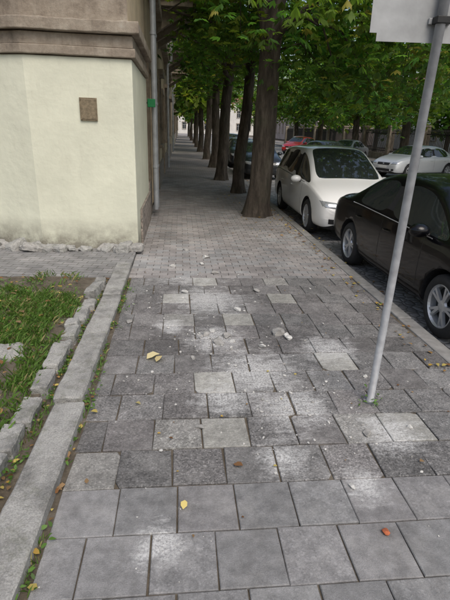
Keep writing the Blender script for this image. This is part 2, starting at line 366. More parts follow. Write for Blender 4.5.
for (wx,wy,n) in [(1.33,2.62,18),(1.42,2.7,14),(-.63,4.4,40),(-.62,4.0,25),(-.6,5.0,22),(2.2,4.5,8)]:
    for _ in range(n): wc.append((wx+random.gauss(0,.04),wy+random.gauss(0,.05),random.uniform(.008,.045)))
wc=np.array(wc); N=len(wc); leaf_quads(wc,rng.uniform(.012,.04,N),np.array([[.09,.175,.035]])*rng.uniform(.6,1.5,N)[:,None],.6)
fl=[];fc=[];fs_=[]
pal=[(.42,.27,.06),(.34,.20,.07),(.20,.10,.04),(.5,.40,.12),(.25,.16,.08)]
def addleaf(x,yv,z,s,c=None): fl.append((x,yv,z)); fs_.append(s); fc.append(c or random.choice(pal))
for _ in range(300):
    x=random.uniform(-3,-1.05); yv=random.uniform(1.3,5.4); addleaf(x,yv,hill(x,yv)+random.uniform(.015,.06),random.uniform(.025,.075))
for _ in range(160): yv=random.uniform(.9,5.6); addleaf(random.choice([-.915,-.64,-.93])+random.uniform(-.03,.03),yv,.012,random.uniform(.02,.05))
for _ in range(90): addleaf(random.uniform(-.6,2.2),random.uniform(1.3,12),.008,random.uniform(.010,.025))
for _ in range(190): addleaf(2.25-abs(random.gauss(0,.12)),random.uniform(2.5,14),.012,random.uniform(.025,.06))
for _ in range(120): addleaf(2.46+abs(random.gauss(0,.1)),random.uniform(2.5,24),-.105,random.uniform(.04,.08))
for _ in range(130): addleaf(1.7+random.gauss(0,.45),random.uniform(7.5,16),.012,random.uniform(.03,.07))
for x,yv,s,c in [(.009,1.745,.055,(.62,.50,.18)),(.351,2.04,.06,(.25,.13,.06)),(-.31,2.70,.05,(.5,.42,.18)),(-.28,3.33,.12,(.66,.57,.32)),(-.20,3.28,.08,(.58,.48,.25)),(1.42,2.02,.04,None),(-.55,2.6,.05,None),(-.05,2.3,.03,None),(-.5,1.95,.035,None),(.7,3.1,.03,None)]: addleaf(x,yv,.012,s,c)
fl=np.array(fl); leaf_quads(fl,np.array(fs_),np.array(fc)*rng.uniform(.7,1.2,len(fl))[:,None],.18,M_litter,'fallen_leaves',.7,.16)
M_pale=plain('pale_rubble',(.56,.55,.52),.95,0,.3,25,.5); M_brick=plain('brick_fragment',(.42,.12,.05),.9,0,.3,25,.5)
RM=[M_pale,M_stone,M_brick]
deb=[(.906,3.807,.12,1),(.985,3.75,.06,0),(.42,3.76,.08,1),(.33,3.64,.085,1),(.24,3.8,.06,1),(.30,3.88,.05,0),(.47,3.66,.045,0),(1.19,2.30,.055,1),(.925,1.855,.03,0),(.987,1.557,.035,2),(.36,6.46,.10,0),(.30,6.1,.07,0),(.45,5.7,.07,1),(-.12,2.2,.025,0),(.12,2.42,.045,1),(.72,3.55,.045,0),(-.5,4.1,.06,1),(.1,3.35,.035,1),(1.0,3.7,.05,0),(.1,6.9,.07,1),(-.1,6.0,.06,0),(.6,4.4,.06,0),(.05,4.95,.06,0),(.9,5.0,.06,1),(1.45,3.0,.035,0),(1.5,2.35,.03,0)]
for _ in range(620):
    a=random.choice([(.31,3.74,.3),(.31,3.74,.2),(.75,2.6,.3),(.3,5.6,1.0),(.5,3.2,.9),(1.2,2.4,.6),(-.1,4.6,.8),(.7,3,1.2),(.6,4.6,1.0)])
    deb.append((a[0]+random.gauss(0,a[2]*.6),a[1]+random.gauss(0,a[2]*.6),random.choice([.004,.005,.006,.008,.010,.013,.017,.024]),random.choice([0,0,1])))
for _ in range(14): deb.append((-.1+random.gauss(0,.12),1.6+random.gauss(0,.12),random.choice([.004,.006,.008]),0))
rv=[];rf=[];rmi=[]
for i,(x,yv,s,m) in enumerate(deb):
    if not -.6<x<2.2 or yv<1.2: continue
    bm=bmesh.new(); bmesh.ops.create_icosphere(bm,subdivisions=3 if s>.028 else 1,radius=s*.6)
    o_=Vector((i*1.37,i*.71,0)); pl=[(Vector((random.gauss(0,1),random.gauss(0,1),random.gauss(0,1))).normalized(),random.uniform(.25,.42)*s) for _ in range(7)]
    M_=Matrix.Rotation(random.uniform(0,6),3,'Z')
    for v in bm.verts:
        v.co*=1+.5*noise.noise(v.co/s*1.3+o_)
        for n_,d_ in pl:
            q=v.co.dot(n_)-d_
            if q>0: v.co-=n_*q
        v.co*=1+.08*noise.noise(v.co/s*6+o_)
        v.co.z*=.65; v.co.x*=1.3
    b=len(rv); bm.verts.index_update()
    for v in bm.verts: rv.append(M_@v.co+Vector((x,yv,s*.2)))
    for f in bm.faces: rf.append([b+v.index for v in f.verts]); rmi.append(m)
    bm.free()
mesh('scattered_rubble',rv,rf,RM,None,rmi)

# ------------------------------------------------------------ building
def wall(name,p0,p1,z0,z1,openings,mat,parent,depth=.22):
    p0=Vector((p0[0],p0[1],0));p1=Vector((p1[0],p1[1],0)); L=(p1-p0).length; d=(p1-p0)/L; nrm=Vector((d.y,-d.x,0))
    ss=sorted({0,L,*[o[0] for o in openings],*[o[1] for o in openings]}); zz=sorted({z0,z1,*[o[2] for o in openings],*[o[3] for o in openings]})
    mb=MB()
    pt=lambda s,z,q=0: tuple(p0+d*s-nrm*q+Vector((0,0,z)))
    for a,b in zip(ss,ss[1:]):
        for e,f in zip(zz,zz[1:]):
            if any(o[0]<=a+1e-6 and o[1]>=b-1e-6 and o[2]<=e+1e-6 and o[3]>=f-1e-6 for o in openings): continue
            mb.quad(pt(a,e),pt(b,e),pt(b,f),pt(a,f))
    fr=MB()
    for o in openings:
        a,b,e,f,kind=o
        mb.quad(pt(a,e),pt(a,e,depth),pt(a,f,depth),pt(a,f)); mb.quad(pt(b,e,depth),pt(b,e),pt(b,f),pt(b,f,depth))
        mb.quad(pt(a,f),pt(a,f,depth),pt(b,f,depth),pt(b,f)); mb.quad(pt(a,e,depth),pt(a,e),pt(b,e),pt(b,e,depth))
        m={'w':0,'d':1,'o':2}[kind]
        def bx(s0,s1,a0,a1,q0,q1,mm):
            k=len(fr.v)
            for q in (q0,q1):
                for s_,z_ in ((s0,a0),(s1,a0),(s1,a1),(s0,a1)): fr.v.append(pt(s_,z_,q))
            for q in ((0,1,2,3),(7,6,5,4),(0,4,5,1),(1,5,6,2),(2,6,7,3),(3,7,4,0)): fr.f.append([k+i for i in q]); fr.mi.append(mm)
        if kind=='w':
            fr.quad(pt(a,e,depth-.02),pt(b,e,depth-.02),pt(b,f,depth-.02),pt(a,f,depth-.02),0)
            wdt=.06; q0,q1=depth-.08,depth-.03
            bx(a,a+wdt,e,f,q0,q1,3);bx(b-wdt,b,e,f,q0,q1,3);bx(a+wdt,b-wdt,e,e+wdt,q0,q1,3);bx(a+wdt,b-wdt,f-wdt,f,q0,q1,3)
            bx((a+b)/2-.035,(a+b)/2+.035,e+wdt,f-wdt,q0+.003,q1,3); bx(a+wdt,b-wdt,e+(f-e)*.68,e+(f-e)*.68+.05,q0+.006,q1,3)
            bx(a-.12,b+.12,e-.10,e-.003,-.12,0,4); bx(a-.15,b+.15,f+.12,f+.26,-.16,0,4); bx(a-.14,a-.003,e,f+.12,-.05,0,4); bx(b+.003,b+.14,e,f+.12,-.05,0,4)
        else:
            bx(a,b,e,f,depth-.08,depth-.02,m)
            for i in range(2):
                for j in range(3):
                    w_=(b-a)/2; h_=(f-e)/3; bx(a+i*w_+.1,a+(i+1)*w_-.1,e+j*h_+.1,e+(j+1)*h_-.1,depth-.11,depth-.083,m)
            bx(a-.16,a-.003,e,f+.16,-.06,0,4); bx(b+.003,b+.16,e,f+.16,-.06,0,4); bx(a-.003,b+.003,f+.003,f+.16,-.06,0,4)
    mb.out(name,[mat],parent)
    if fr.f: fr.out(name+'_windows_doors',[M_glass,M_wood,M_ochre,M_white,M_stucco],parent)
B=empty('corner_building')
XW=-.68; CY=6.87; LX,LY=-14,11.1
ops=[]
L1=34
s=3.4
i=0
while s<L1-CY-2:
    kd='d' if i==0 else ('o' if i in(1,3,6) else 'w')
    ops.append((s,s+(1.3 if kd!='w' else 1.15),(0.02 if kd!='w' else 1.25),(2.9 if kd!='w' else 3.15),kd))
    for fl_ in (5.2,9.0): ops.append((s+.05,s+1.15,fl_,fl_+2.0,'w'))
    s+=2.55; i+=1
wall('street_facade',(XW,CY),(XW,L1),0,13,ops,M_tan,B)
wall('chamfer_wall',(-2.04,CY),(XW,CY),2.62,13,[(.25,1.13,5.2,7.2,'w'),(.25,1.13,9.,11.,'w')],M_stucco,B)
wall('left_wall',(LX,LY),(-2.04,CY),2.62,13,[(10,11.2,5.2,7.2,'w')],M_stucco,B)
mesh('roof',[(XW,CY,13),(XW,L1,13),(-14,L1,13),(LX,LY,13),(-2.04,CY,13)],[(0,1,2,3,4)],M_zinc,B)
mesh('end_wall',[(XW,L1,0),(-14,L1,0),(-14,L1,13),(XW,L1,13)],[(0,1,2,3)],M_tan,B)
def prism(name,off,z0,z1,mat,y1,bev=.015,wob=0):
    poly=[(LX,LY-off*1.05),(-2.04-off*.17,CY-off),(XW+off,CY-off),(XW+off,y1),(XW-.3,y1),(XW-.3,CY+.5),(-2.2,CY+.5),(LX,LY+.5)]
    P2=[]
    for i in range(len(poly)):
        a=Vector(poly[i]+(0,)); b=Vector(poly[(i+1)%len(poly)]+(0,)); n=1 if i>2 or not wob else max(1,int((b-a).length/.1))
        for j in range(n): P2.append(a.lerp(b,j/n))
    n=len(P2); w_=lambda p,q: wob*.4*noise.noise(Vector((p.x*1.3,p.y*1.3,q)))+wob*noise.noise(Vector((p.x*14,p.y*14,q)))
    v=[(p.x+w_(p,3)*.5,p.y+w_(p,5)*.5,z0+w_(p,z0)) for p in P2]+[(p.x+w_(p,6)*.5,p.y+w_(p,8)*.5,z1+w_(p,z1)) for p in P2]
    f=[tuple(range(n))[::-1],tuple(range(n,2*n))]+[(i,(i+1)%n,n+(i+1)%n,n+i) for i in range(n)]
    o=mesh(name,v,f,mat,B)
    if bev: b=o.modifiers.new('b','BEVEL'); b.width=bev; b.segments=2; b.limit_method='ANGLE'; b.angle_limit=rad(40)
    return o
prism('cream_render',.04,-.05,2.62,M_cream,9.5)
prism('band_lower',.09,2.632,2.74,M_stucco,9.5,.012,.010)
prism('band_mid',.06,2.745,2.885,M_stucco,9.5,.005,.004)
prism('band_upper',.15,2.90,3.04,M_stucco,9.5,.012,.010)
prism('string_course',.22,4.3,4.55,M_stucco,L1,.02)
prism('cornice',.5,12.6,13.05,M_stucco,L1,.02)
mb=MB(); mb.box(XW+.043,XW+.075,7.35,9.5,-.05,.55)
mb.box(XW+.003,XW+.06,9.52,CY+3.22,-.05,.7)
gd=[o_ for o_ in ops if o_[2]<1 and o_[4]!='w']
cur=CY+3.4+1.3+.17
for g_ in gd[1:]+[None]:
    e_=(CY+g_[0]-.17) if g_ else L1
    mb.box(XW+.003,XW+.06,cur,e_,-.05,.7)
    if g_: cur=CY+g_[1]+.17
mb.out('stone_plinth',[M_plinth],B)
mb=MB(); mb.box(-1.36,-1.13,CY-.065,CY-.043,1.84,2.13,0); mb.box(-1.345,-1.145,CY-.071,CY-.066,1.86,2.11,0)
for xx in (-1.34,-1.15):
    for zz_ in (1.86,2.11): mb.tube([(xx,CY-.066,zz_),(xx,CY-.076,zz_)],[.008]*2,8)
mb.out('plaque',[M_bronze],B,bevel=.003)
mb=MB()
for yy in (9.75,10.05,20.5,33.6):
    mb.tube([(XW+.17,yy,.15),(XW+.17,yy,4.1),(XW+.33,yy,4.3),(XW+.33,yy,4.7),(XW+.17,yy,4.9),(XW+.17,yy,12.5)],[.05]*6,12)
    for zz in (1,2.2,3.4,6,8,10,12): mb.tube([(XW+.17,yy,zz),(XW+.17,yy,zz+.05)],[.062]*2,12)
mb.out('drainpipes',[M_zinc],B,smooth=False)
mb=MB(); mb.box(XW+.05,XW+.20,9.56,9.62,2.14,2.29,0); mb.box(XW+.0,XW+.05,9.58,9.60,2.2,2.23,1); mb.out('pharmacy_sign',[M_green,M_iron],B,bevel=.008)
for bi,(y0,y1,zz) in enumerate([(13.2,16.2,4.62),(13.4,16.0,8.4),(21,24,4.62),(21.2,23.8,8.4),(28.5,31,4.62)]):
    mb=MB(); mb.box(XW,XW+1.0,y0,y1,zz,zz+.14,0); mb.box(XW,XW+1.06,y0-.05,y1+.05,zz+.143,zz+.2,0)
    for yc in (y0+.35,y1-.35,(y0+y1)/2):
        k0=len(mb.v); mb.v+=[(XW,yc-.1,zz-.6),(XW,yc+.1,zz-.6),(XW,yc-.1,zz-.003),(XW,yc+.1,zz-.003),(XW+.8,yc-.1,zz-.003),(XW+.8,yc+.1,zz-.003),(XW+.75,yc-.1,zz-.14),(XW+.75,yc+.1,zz-.14)]
        for q in ((0,2,4,6),(1,7,5,3),(0,6,7,1),(6,4,5,7),(2,3,5,4)): mb.f.append([k0+i_ for i_ in q]); mb.mi.append(0)
    yb=y0+.04
    while yb<y1: mb.box(XW+.94,XW+.96,yb,yb+.02,zz+.2,zz+1.15,1); yb+=.11
    xb=XW+.05
    while xb<XW+.94: mb.box(xb,xb+.02,y0,y0+.02,zz+.2,zz+1.15,1);mb.box(xb,xb+.02,y1-.02,y1,zz+.2,zz+1.15,1); xb+=.11
    mb.box(XW,XW+.98,y0-.01,y0+.03,zz+1.151,zz+1.2,1);mb.box(XW,XW+.98,y1-.03,y1+.01,zz+1.151,zz+1.2,1);mb.box(XW+.93,XW+.981,y0+.032,y1-.032,zz+1.15,zz+1.198,1)
    mb.out('balcony_%d'%bi,[M_stucco,M_iron],B)
M_h2=plain('grey_yellow_facade',(.48,.43,.33),.9,0,.3,.8,.2); M_h3=plain('pinkish_facade',(.52,.43,.39),.9,0,.3,.8,.2); M_h4=plain('pale_facade',(.68,.66,.62),.9,0,.2,.8,.2)
def house(name,x0,y0,x1,y1,h,mat,n):
    E=empty(name)
    P_=Vector((x0,y0,0));Q_=Vector((x1,y1,0));L=(Q_-P_).length; ops=[]; st=L/n
    for i in range(n):
        a=st*i+st/2-.55
        for j,zb in enumerate((1.3,5,8.6)):
            if zb+2<h-.5: ops.append((a,a+1.1,zb,zb+1.9,'w'))
    wall('facade',(x0,y0),(x1,y1),0,h,ops,mat,E)
    d=(Q_-P_)/L; n_=Vector((-d.y,d.x,0))*12
    a,b=P_,Q_; c_,e_=Q_+n_,P_+n_; H_=Vector((0,0,h)); R_=Vector((0,0,h+2.5)); mid1=(a+e_)/2;mid2=(b+c_)/2
    vs=[a,b,c_,e_,a+H_,b+H_,c_+H_,e_+H_,mid1+R_,mid2+R_]
    mesh('shell',vs,[(1,2,6,5),(2,3,7,6),(3,0,4,7),(4,7,8),(5,9,6)],mat,E)
    mesh('roof',vs,[(4,8,9,5),(7,6,9,8)],plain('roof_tiles',(.16,.07,.05),.9),E)
house('terraced_house',XW+.05,34.05,XW+.05,58,12,M_h2,8)
house('terraced_house',XW-.05,58.05,XW-.05,86,10,M_h3,9)
house('terraced_house',XW+.1,86.05,XW+.1,118,11,M_h2,12)
house('pale_house',29,70,29,24,8,M_h4,12)
house('pale_house',22,118,22,76,9,M_h3,12)
house('street_end_house',-14,150,40,150,9,M_h4,16)
F_=MB(); yy=14.
while yy<70:
    F_.box(15.48,15.52,yy-.0,yy+.03,0.45,2.05,0)
    F_.v+=[(15.47,yy-.01,2.05),(15.53,yy-.01,2.05),(15.53,yy+.04,2.05),(15.47,yy+.04,2.05),(15.5,yy+.015,2.2)]
    k0=len(F_.v)-5
    for q in ((0,1,4),(1,2,4),(2,3,4),(3,0,4)): F_.f.append([k0+i for i in q]); F_.mi.append(0)
    yy+=.16
for zz in (.6,1.85): F_.box(15.475,15.525,14,70,zz,zz+.05,0)
F_.box(15.35,15.65,14,70,-.1,.447,1)
yy=14
while yy<70: F_.box(15.3,15.7,yy,yy+.4,.0,2.3,1);F_.box(15.26,15.74,yy-.04,yy+.44,2.303,2.42,1); yy+=5
F_.out('iron_fence',[M_iron,M_stucco])

# ------------------------------------------------------------ trees
def tree(name,x,y,r,h,lean=(0,0),crown_r=4,nclus=90,nleaf=90,lsz=.15,palm=True,first=2.8,spread=.5,low=None,tint=1.0,nl=11,bias=None,fork=None,xmin=None):
    E=empty(name,(x,y,0)); mb=MB()
    n=13; pts=[];rs=[]
    for i in range(n):
        f=i/(n-1); zz=h*.8*f; pts.append(Vector((lean[0]*zz+.11*noise.noise(Vector((f*4,x,y))),lean[1]*zz+.11*noise.noise(Vector((x,f*4,y))),zz)))
        rs.append(r*(1-.7*f**1.6))
    fl=[Vector((0,0,-.08)),Vector((pts[1].x*.05,pts[1].y*.05,.08)),Vector((pts[1].x*.2,pts[1].y*.2,.3))]
    P_=fl+pts[1:]; R_=[r*1.5,r*1.25,r*1.07]+rs[1:]
    NS=26; mb.tube(P_,R_,NS)
    for i in range(NS*len(P_)):
        ring=i//NS; c0=P_[ring]; v=Vector(mb.v[i]); d_=v-c0; a=math.atan2(d_.y,d_.x)
        amp=[.16,.13,.08][ring] if ring<3 else .045
        s_=1+amp*math.sin(a*5+x+ring*.25)+.05*noise.noise(Vector((a*2.2,c0.z*.9,x)))
        mb.v[i]=c0+Vector((d_.x*s_,d_.y*s_,d_.z))
    def tp(z):
        f=min(max(z/(h*.8),0),1)*(n-1); i=min(int(f),n-2); return pts[i].lerp(pts[i+1],f-i), rs[i]+(rs[i+1]-rs[i])*(f-i)
    cl=[]
    limbs=[]
    for i in range(nl):
        z0=first+(h*.78-first)*(i/nl)**1.1; p,rr=tp(z0); a=i*2.4+x*3; ln=crown_r*random.uniform(.65,1.0)*(1-.35*i/nl)
        d=Vector((math.cos(a),math.sin(a),0)); q=[p]
        up=random.uniform(.25,.6)
        for s_ in range(1,6):
            f=s_/5; q.append(p+d*ln*f+Vector((0,0,ln*(up*f-.15*f*f)))+Vector((random.uniform(-.12,.12),random.uniform(-.12,.12),random.uniform(-.08,.08)))*ln*.3)
        r0=min(rr*.6,.11); mb.tube(q,[r0*(1-.8*j/5) for j in range(6)],7); limbs.append(q)
    if fork:
        p,rr=tp(fork[2]); q=[p]
        for s_ in range(1,6):
            f=s_/5; q.append(p+Vector((fork[0]*f**.8,fork[1]*f,4.2*f))+Vector((.06*math.sin(s_*2.),0,0)))
        mb.tube(q,[rr*.66*(1-.6*j/5) for j in range(6)],14); limbs.append(q)
    for i in range(nclus):
        q=random.choice(limbs); f=random.uniform(.25,1); k=min(int(f*5),4); p=q[k].lerp(q[k+1],f*5-k)
        off=Vector((random.gauss(0,1),random.gauss(0,1),random.gauss(0,.7)-.15))*crown_r*.22
        e=p+off
        if xmin is not None and e.x+x<xmin: e.x=xmin-x+random.uniform(0,1.2)
        zl=low(e.x+x,e.y+y)
        if e.z<zl: e.z=zl+random.uniform(0,.6)
        m_=(p+e)/2+Vector((0,0,.04*crown_r)); mb.tube([p,m_,e],[.022,.014,.005],4,cap=False); cl.append(e)
        if random.random()<.5:
            h_=(p+e)/2
            if xmin is None or h_.x+x>xmin: cl.append(h_)
    for (ex,ey,ez) in (bias or []):
        e=Vector((ex-x,ey-y,ez)); q=min(limbs,key=lambda l_: min((a_-e).length for a_ in l_)); p=min(q,key=lambda a_:(a_-e).length)
        m_=(p+e)/2+Vector((0,0,.35)); mb.tube([p,m_,e],[.035,.02,.006],5,cap=False); cl+= [e,e,m_]
    mb.out('trunk_and_limbs',[M_bark],E,smooth=True)
    c=np.array([tuple(p) for p in cl]); K=len(c)
    idx=rng.integers(0,K,K*nleaf); N=len(idx)
    cs=rng.uniform(.6,1.2,K)*spread
    pos=c[idx]+rng.normal(0,1,(N,3))*cs[idx][:,None]*np.array([1,1,.55])
    br=rng.uniform(.6,1.5,K)[idx]*rng.uniform(.75,1.25,N)*tint
    yel=rng.random(N)<.035
    base=np.array([.086,.146,.030]); hue=rng.uniform(-1,1,K)[idx]
    col=base[None,:]*br[:,None]*np.stack([1+.3*hue,np.ones(N),1-.2*hue],1)
    col[yel]=np.array([.28,.25,.07])*br[yel][:,None]
    a=rng.uniform(0,2*math.pi,N); tiltv=rng.uniform(-.9,.3,N); roll=rng.uniform(-.6,.6,N)
    if palm: angs=[-1.25,-.62,0,.62,1.25]; lens=[.65,.9,1,.9,.65]
    else: angs=[0]; lens=[1.5]
    Vs=[];Cs=[]
    for ga,gl in zip(angs,lens):
        aa=a+ga
        d=np.stack([np.cos(aa)*np.cos(tiltv),np.sin(aa)*np.cos(tiltv),np.sin(tiltv)-.12*abs(ga)],1)
        s0=np.stack([-np.sin(aa),np.cos(aa),np.zeros(N)],1); up=np.cross(d,s0); s_=s0*np.cos(roll)[:,None]+up*np.sin(roll)[:,None]
        L=(lsz*gl*rng.uniform(.75,1.2,N))[:,None]; W=L*(.19 if palm else .3)
        Vs.append(np.stack([pos,pos+d*L*.62+s_*W,pos+d*L+np.array([0,0,-.12])*L,pos+d*L*.62-s_*W],1)); Cs.append(col)
    Vv=np.concatenate(Vs,0).reshape(-1,3); Cc=np.concatenate(Cs,0); Cc=np.concatenate([Cc,np.ones((len(Cc),1))],1)
    quads_np('foliage',Vv,np.repeat(Cc,4,0),M_leaf,E)
    return E
def low1(X,Y):
    if X<1.0: return 4.4
    if X<2.3: return 3.5
    return 2.9
boughs=[(random.uniform(2.4,6.4),random.uniform(8,12.5),random.uniform(2.5,3.7)) for _ in range(30)]
tree('chestnut_tree',1.69,10.05,.245,10,(.04,.0),3.8,nclus=80,nleaf=42,lsz=.17,low=low1,first=3.3,bias=boughs,fork=(-.9,.3,3.25),xmin=.4)
tree('chestnut_tree',1.72,13.8,.17,9,(.06,0),3.0,nclus=50,nleaf=36,lsz=.18,low=low1,first=3.4,xmin=.3)
tree('chestnut_tree',1.5,17.3,.2,10,(.05,0),3.2,nclus=48,nleaf=36,lsz=.19,low=lambda X,Y:3.5,first=3.4,xmin=.2)
tree('chestnut_tree',1.6,23,.2,10,(.02,0),3.4,nclus=50,nleaf=32,lsz=.22,low=lambda X,Y:3.5,first=3.4,xmin=.2)
tree('chestnut_tree',1.6,29,.2,10,(.03,0),3.4,nclus=44,nleaf=30,lsz=.26,low=lambda X,Y:3.5,first=3.4,xmin=.2)
for yy in (38,47,58,70,84,98): tree('street_tree',1.6+random.uniform(-.2,.2),yy,random.uniform(.16,.24),10,(random.uniform(-.02,.05),0),3.8,nclus=40,nleaf=26,lsz=.42,palm=False,low=lambda X,Y:3.4,first=3.4,spread=.7,nl=8,xmin=.2)
for xx,yy in ((13.9,20),(13.9,28.5),(14,37.5),(14,47),(14.2,58),(14,72),(14,90)): tree('street_tree',xx,yy,.27,11,(random.uniform(-.05,.02),0),4.1,nclus=70,nleaf=34,lsz=.3,palm=False,low=lambda X,Y:3.2 if X<13 else 2.7,first=3.0,spread=.65,nl=9)
for xx,yy in ((20,24),(21,36),(21,50),(21,64)): tree('garden_tree',xx,yy,.2,8,(0,0),3.4,nclus=42,nleaf=30,lsz=.38,palm=False,low=lambda X,Y:2.0,first=2.2,spread=.7,nl=8)

# ------------------------------------------------------------ sign pole
E=empty('traffic_sign',(1.35,2.66,0)); mb=MB()
mb.tube([(0,0,-.1),(.015,0,1.1),(.045,.0,2.98)],[.026]*3,20); mb.tube([(0,0,-.02),(0,0,.012)],[.05,.045],20)
mb.out('pole',[M_pole],E,smooth=True)
bm=bmesh.new(); bmesh.ops.create_cube(bm,size=1); bmesh.ops.scale(bm,vec=(.74,.004,.70),verts=bm.verts)
bmesh.ops.bevel(bm,geom=[e for e in bm.edges if abs(e.verts[0].co.y-e.verts[1].co.y)>.001],offset=.04,segments=6,affect='EDGES')
me=bpy.data.meshes.new('plate'); bm.to_mesh(me); bm.free(); me.materials.append(M_signback); o=link(bpy.data.objects.new('plate',me),E); o.location=(.03,.040,2.625); o.rotation_euler[1]=rad(-1)
mb=MB()
for zz in (2.36,2.84): mb.box(-.02,.10,.022,.037,zz,zz+.03,0); mb.box(-.003,.083,-.034,.026,zz-.002,zz+.032,1)
mb.out('brackets',[M_signback,M_iron],E,bevel=.003)

# ------------------------------------------------------------ cars
def build_wheel(name,r,w,parent,loc,side,spokes=7):
    n=40
    prof=[(-w/2,r*.66),(-w/2+.005,r*.9),(-w/2+.03,r*.985),(-w*.2,r),(w*.2,r),(w/2-.03,r*.985),(w/2-.003,r*.9),(w/2,r*.72),(w/2-.012,r*.685)]
    v=[];f=[];mi=[]
    def lathe(prof,m):
        k=len(v)
        for (px,pr) in prof:
            for j in range(n):
                a=2*math.pi*j/n; v.append((side*px,pr*math.cos(a),pr*math.sin(a)))
        for i in range(len(prof)-1):
            for j in range(n): f.append((k+i*n+j,k+i*n+(j+1)%n,k+(i+1)*n+(j+1)%n,k+(i+1)*n+j)); mi.append(m)
    lathe(prof,0)
    lathe([(w/2-.012,r*.69),(w/2-.006,r*.66),(w/2-.03,r*.62),(w/2-.09,r*.60)],1)
    lathe([(w/2-.09,r*.62),(w/2-.085,.02),(w/2-.085,.001)],2)
    lathe([(w/2-.05,.07),(w/2-.03,.06),(w/2-.025,.03),(w/2-.025,.001)],1)
    for s_ in range(spokes):
        for dd in (-.10,.10):
            a0=2*math.pi*s_/spokes+dd*.5; a1=2*math.pi*s_/spokes+dd*1.6
            k=len(v)
            def P_(rr,a,wd,xx):
                c_,s2=math.cos(a),math.sin(a); return (side*xx,rr*c_-wd*s2,rr*s2+wd*c_)
            for rr,a,wd in ((.05,a0,.016),(r*.64,a1,.013)):
                for xx,ws in ((w/2-.028,1),(w/2-.028,-1),(w/2-.06,-1.2),(w/2-.06,1.2)):
                    v.append(P_(rr,a,wd*ws,xx+( .008 if rr>.1 else 0)))
            for q in ((0,1,5,4),(1,2,6,5),(2,3,7,6),(3,0,4,7)): f.append([k+i for i in q]); mi.append(1)
    o=mesh(name,v,f,[M_rubber,M_alloy,M_disc],parent,mi,smooth=False)
    for p in o.data.polygons: p.use_smooth = p.material_index==0
    o.location=loc; return o
def car(name,kind,pmat,loc,heading,spokes=7):
    E=empty(name,loc,heading)
    if kind=='sedan':
        L=4.6; wf,wr_,R=3.70,1.06,.325
        st=[(0,.62,.34,.60,.5,.66,0,0),(.03,.78,.26,.78,.6,.88,0,0),(.22,.85,.22,.92,.66,1.00,0,0),(.62,.87,.20,.95,.66,1.05,0,1),(.80,.875,.20,.955,.64,1.10,0,1),
            (1.15,.88,.19,.96,.58,1.30,1,1),(1.42,.885,.19,.96,.55,1.40,1,0),(1.75,.89,.18,.955,.555,1.45,1,0),(2.10,.89,.18,.95,.56,1.465,0,0),(2.18,.89,.18,.948,.56,1.465,1,0),(2.6,.89,.18,.94,.56,1.45,1,0),
            (2.86,.89,.18,.935,.565,1.415,1,1),(3.2,.885,.18,.93,.62,1.235,1,1),(3.52,.88,.19,.925,.70,1.04,0,0),(3.64,.88,.19,.92,.70,1.005,0,0),(4.0,.87,.19,.86,.66,.945,0,0),(4.32,.84,.19,.76,.60,.84,0,0),(4.50,.77,.2,.64,.55,.71,0,0),(4.58,.66,.24,.52,.45,.56,0,0)]
    elif kind=='mpv':
        L=4.75; wf,wr_,R=3.83,1.03,.335
        st=[(0,.66,.36,.60,.5,.66,0,0),(.03,.80,.28,.90,.66,1.02,0,1),(.12,.85,.24,1.0,.66,1.18,0,1),(.32,.87,.22,1.02,.60,1.48,1,0),(.60,.885,.20,1.02,.60,1.575,1,0),(1.25,.89,.19,1.015,.60,1.61,0,0),(1.34,.89,.19,1.012,.60,1.61,1,0),(1.9,.895,.18,1.0,.60,1.62,1,0),
            (2.25,.895,.18,.99,.60,1.615,0,0),(2.33,.895,.18,.985,.60,1.61,1,0),(2.62,.895,.18,.98,.60,1.585,1,1),(3.0,.89,.18,.97,.62,1.42,1,1),(3.4,.885,.18,.955,.68,1.20,1,1),(3.68,.88,.19,.945,.72,1.05,0,0),(3.8,.88,.19,.93,.71,1.01,0,0),(4.15,.87,.19,.87,.66,.94,0,0),(4.48,.83,.19,.78,.60,.84,0,0),(4.66,.76,.2,.66,.55,.71,0,0),(4.73,.66,.24,.52,.45,.56,0,0)]
    else:
        L=4.0; wf,wr_,R=3.2,.72,.30
        st=[(0,.62,.34,.60,.5,.66,0,0),(.03,.76,.26,.86,.6,.95,0,1),(.12,.82,.22,.95,.62,1.12,0,1),(.38,.84,.2,.96,.55,1.38,1,0),(.75,.85,.19,.96,.55,1.44,1,0),(1.3,.85,.18,.95,.55,1.47,0,0),(1.38,.85,.18,.95,.55,1.47,1,0),(1.9,.85,.18,.94,.55,1.46,1,0),
            (2.25,.85,.18,.93,.56,1.42,1,1),(2.6,.845,.18,.92,.60,1.25,1,1),(2.95,.84,.19,.91,.68,1.04,0,0),(3.08,.84,.19,.9,.68,1.0,0,0),(3.45,.83,.19,.85,.62,.93,0,0),(3.75,.8,.19,.76,.56,.82,0,0),(3.91,.74,.2,.64,.5,.7,0,0),(3.98,.62,.24,.52,.42,.56,0,0)]
    rings=[]
    for (y_,w,zb,bt,wt,tp_,sg,tg) in st:
        hi=tp_-bt; hm=(zb+bt)/2
        half=[(0,zb),(w*.8,zb),(w*.96,zb+.06),(w*.995,zb+.20),(w,hm),(w*.99,bt-.14),(w*.965,bt-.03),(w*.945,bt),(w*.93-.0,bt+.012)]
        if hi>.2:
            half+= [(wt+.055,tp_-.085),(wt+.035,tp_-.05),(wt-.03,tp_-.012),(wt*.55,tp_+.012),(0,tp_+.02)]
        else:
            e=w*.93; half+=[(e+(wt-e)*.35,bt+hi*.40),(e+(wt-e)*.6,bt+hi*.68),(wt*.92,bt+hi*.92),(wt*.5,tp_+.01),(0,tp_+.015)]
        rings.append([( x,y_-L/2,z_) for x,z_ in half]+[(-x,y_-L/2,z_) for x,z_ in half[-2:0:-1]])
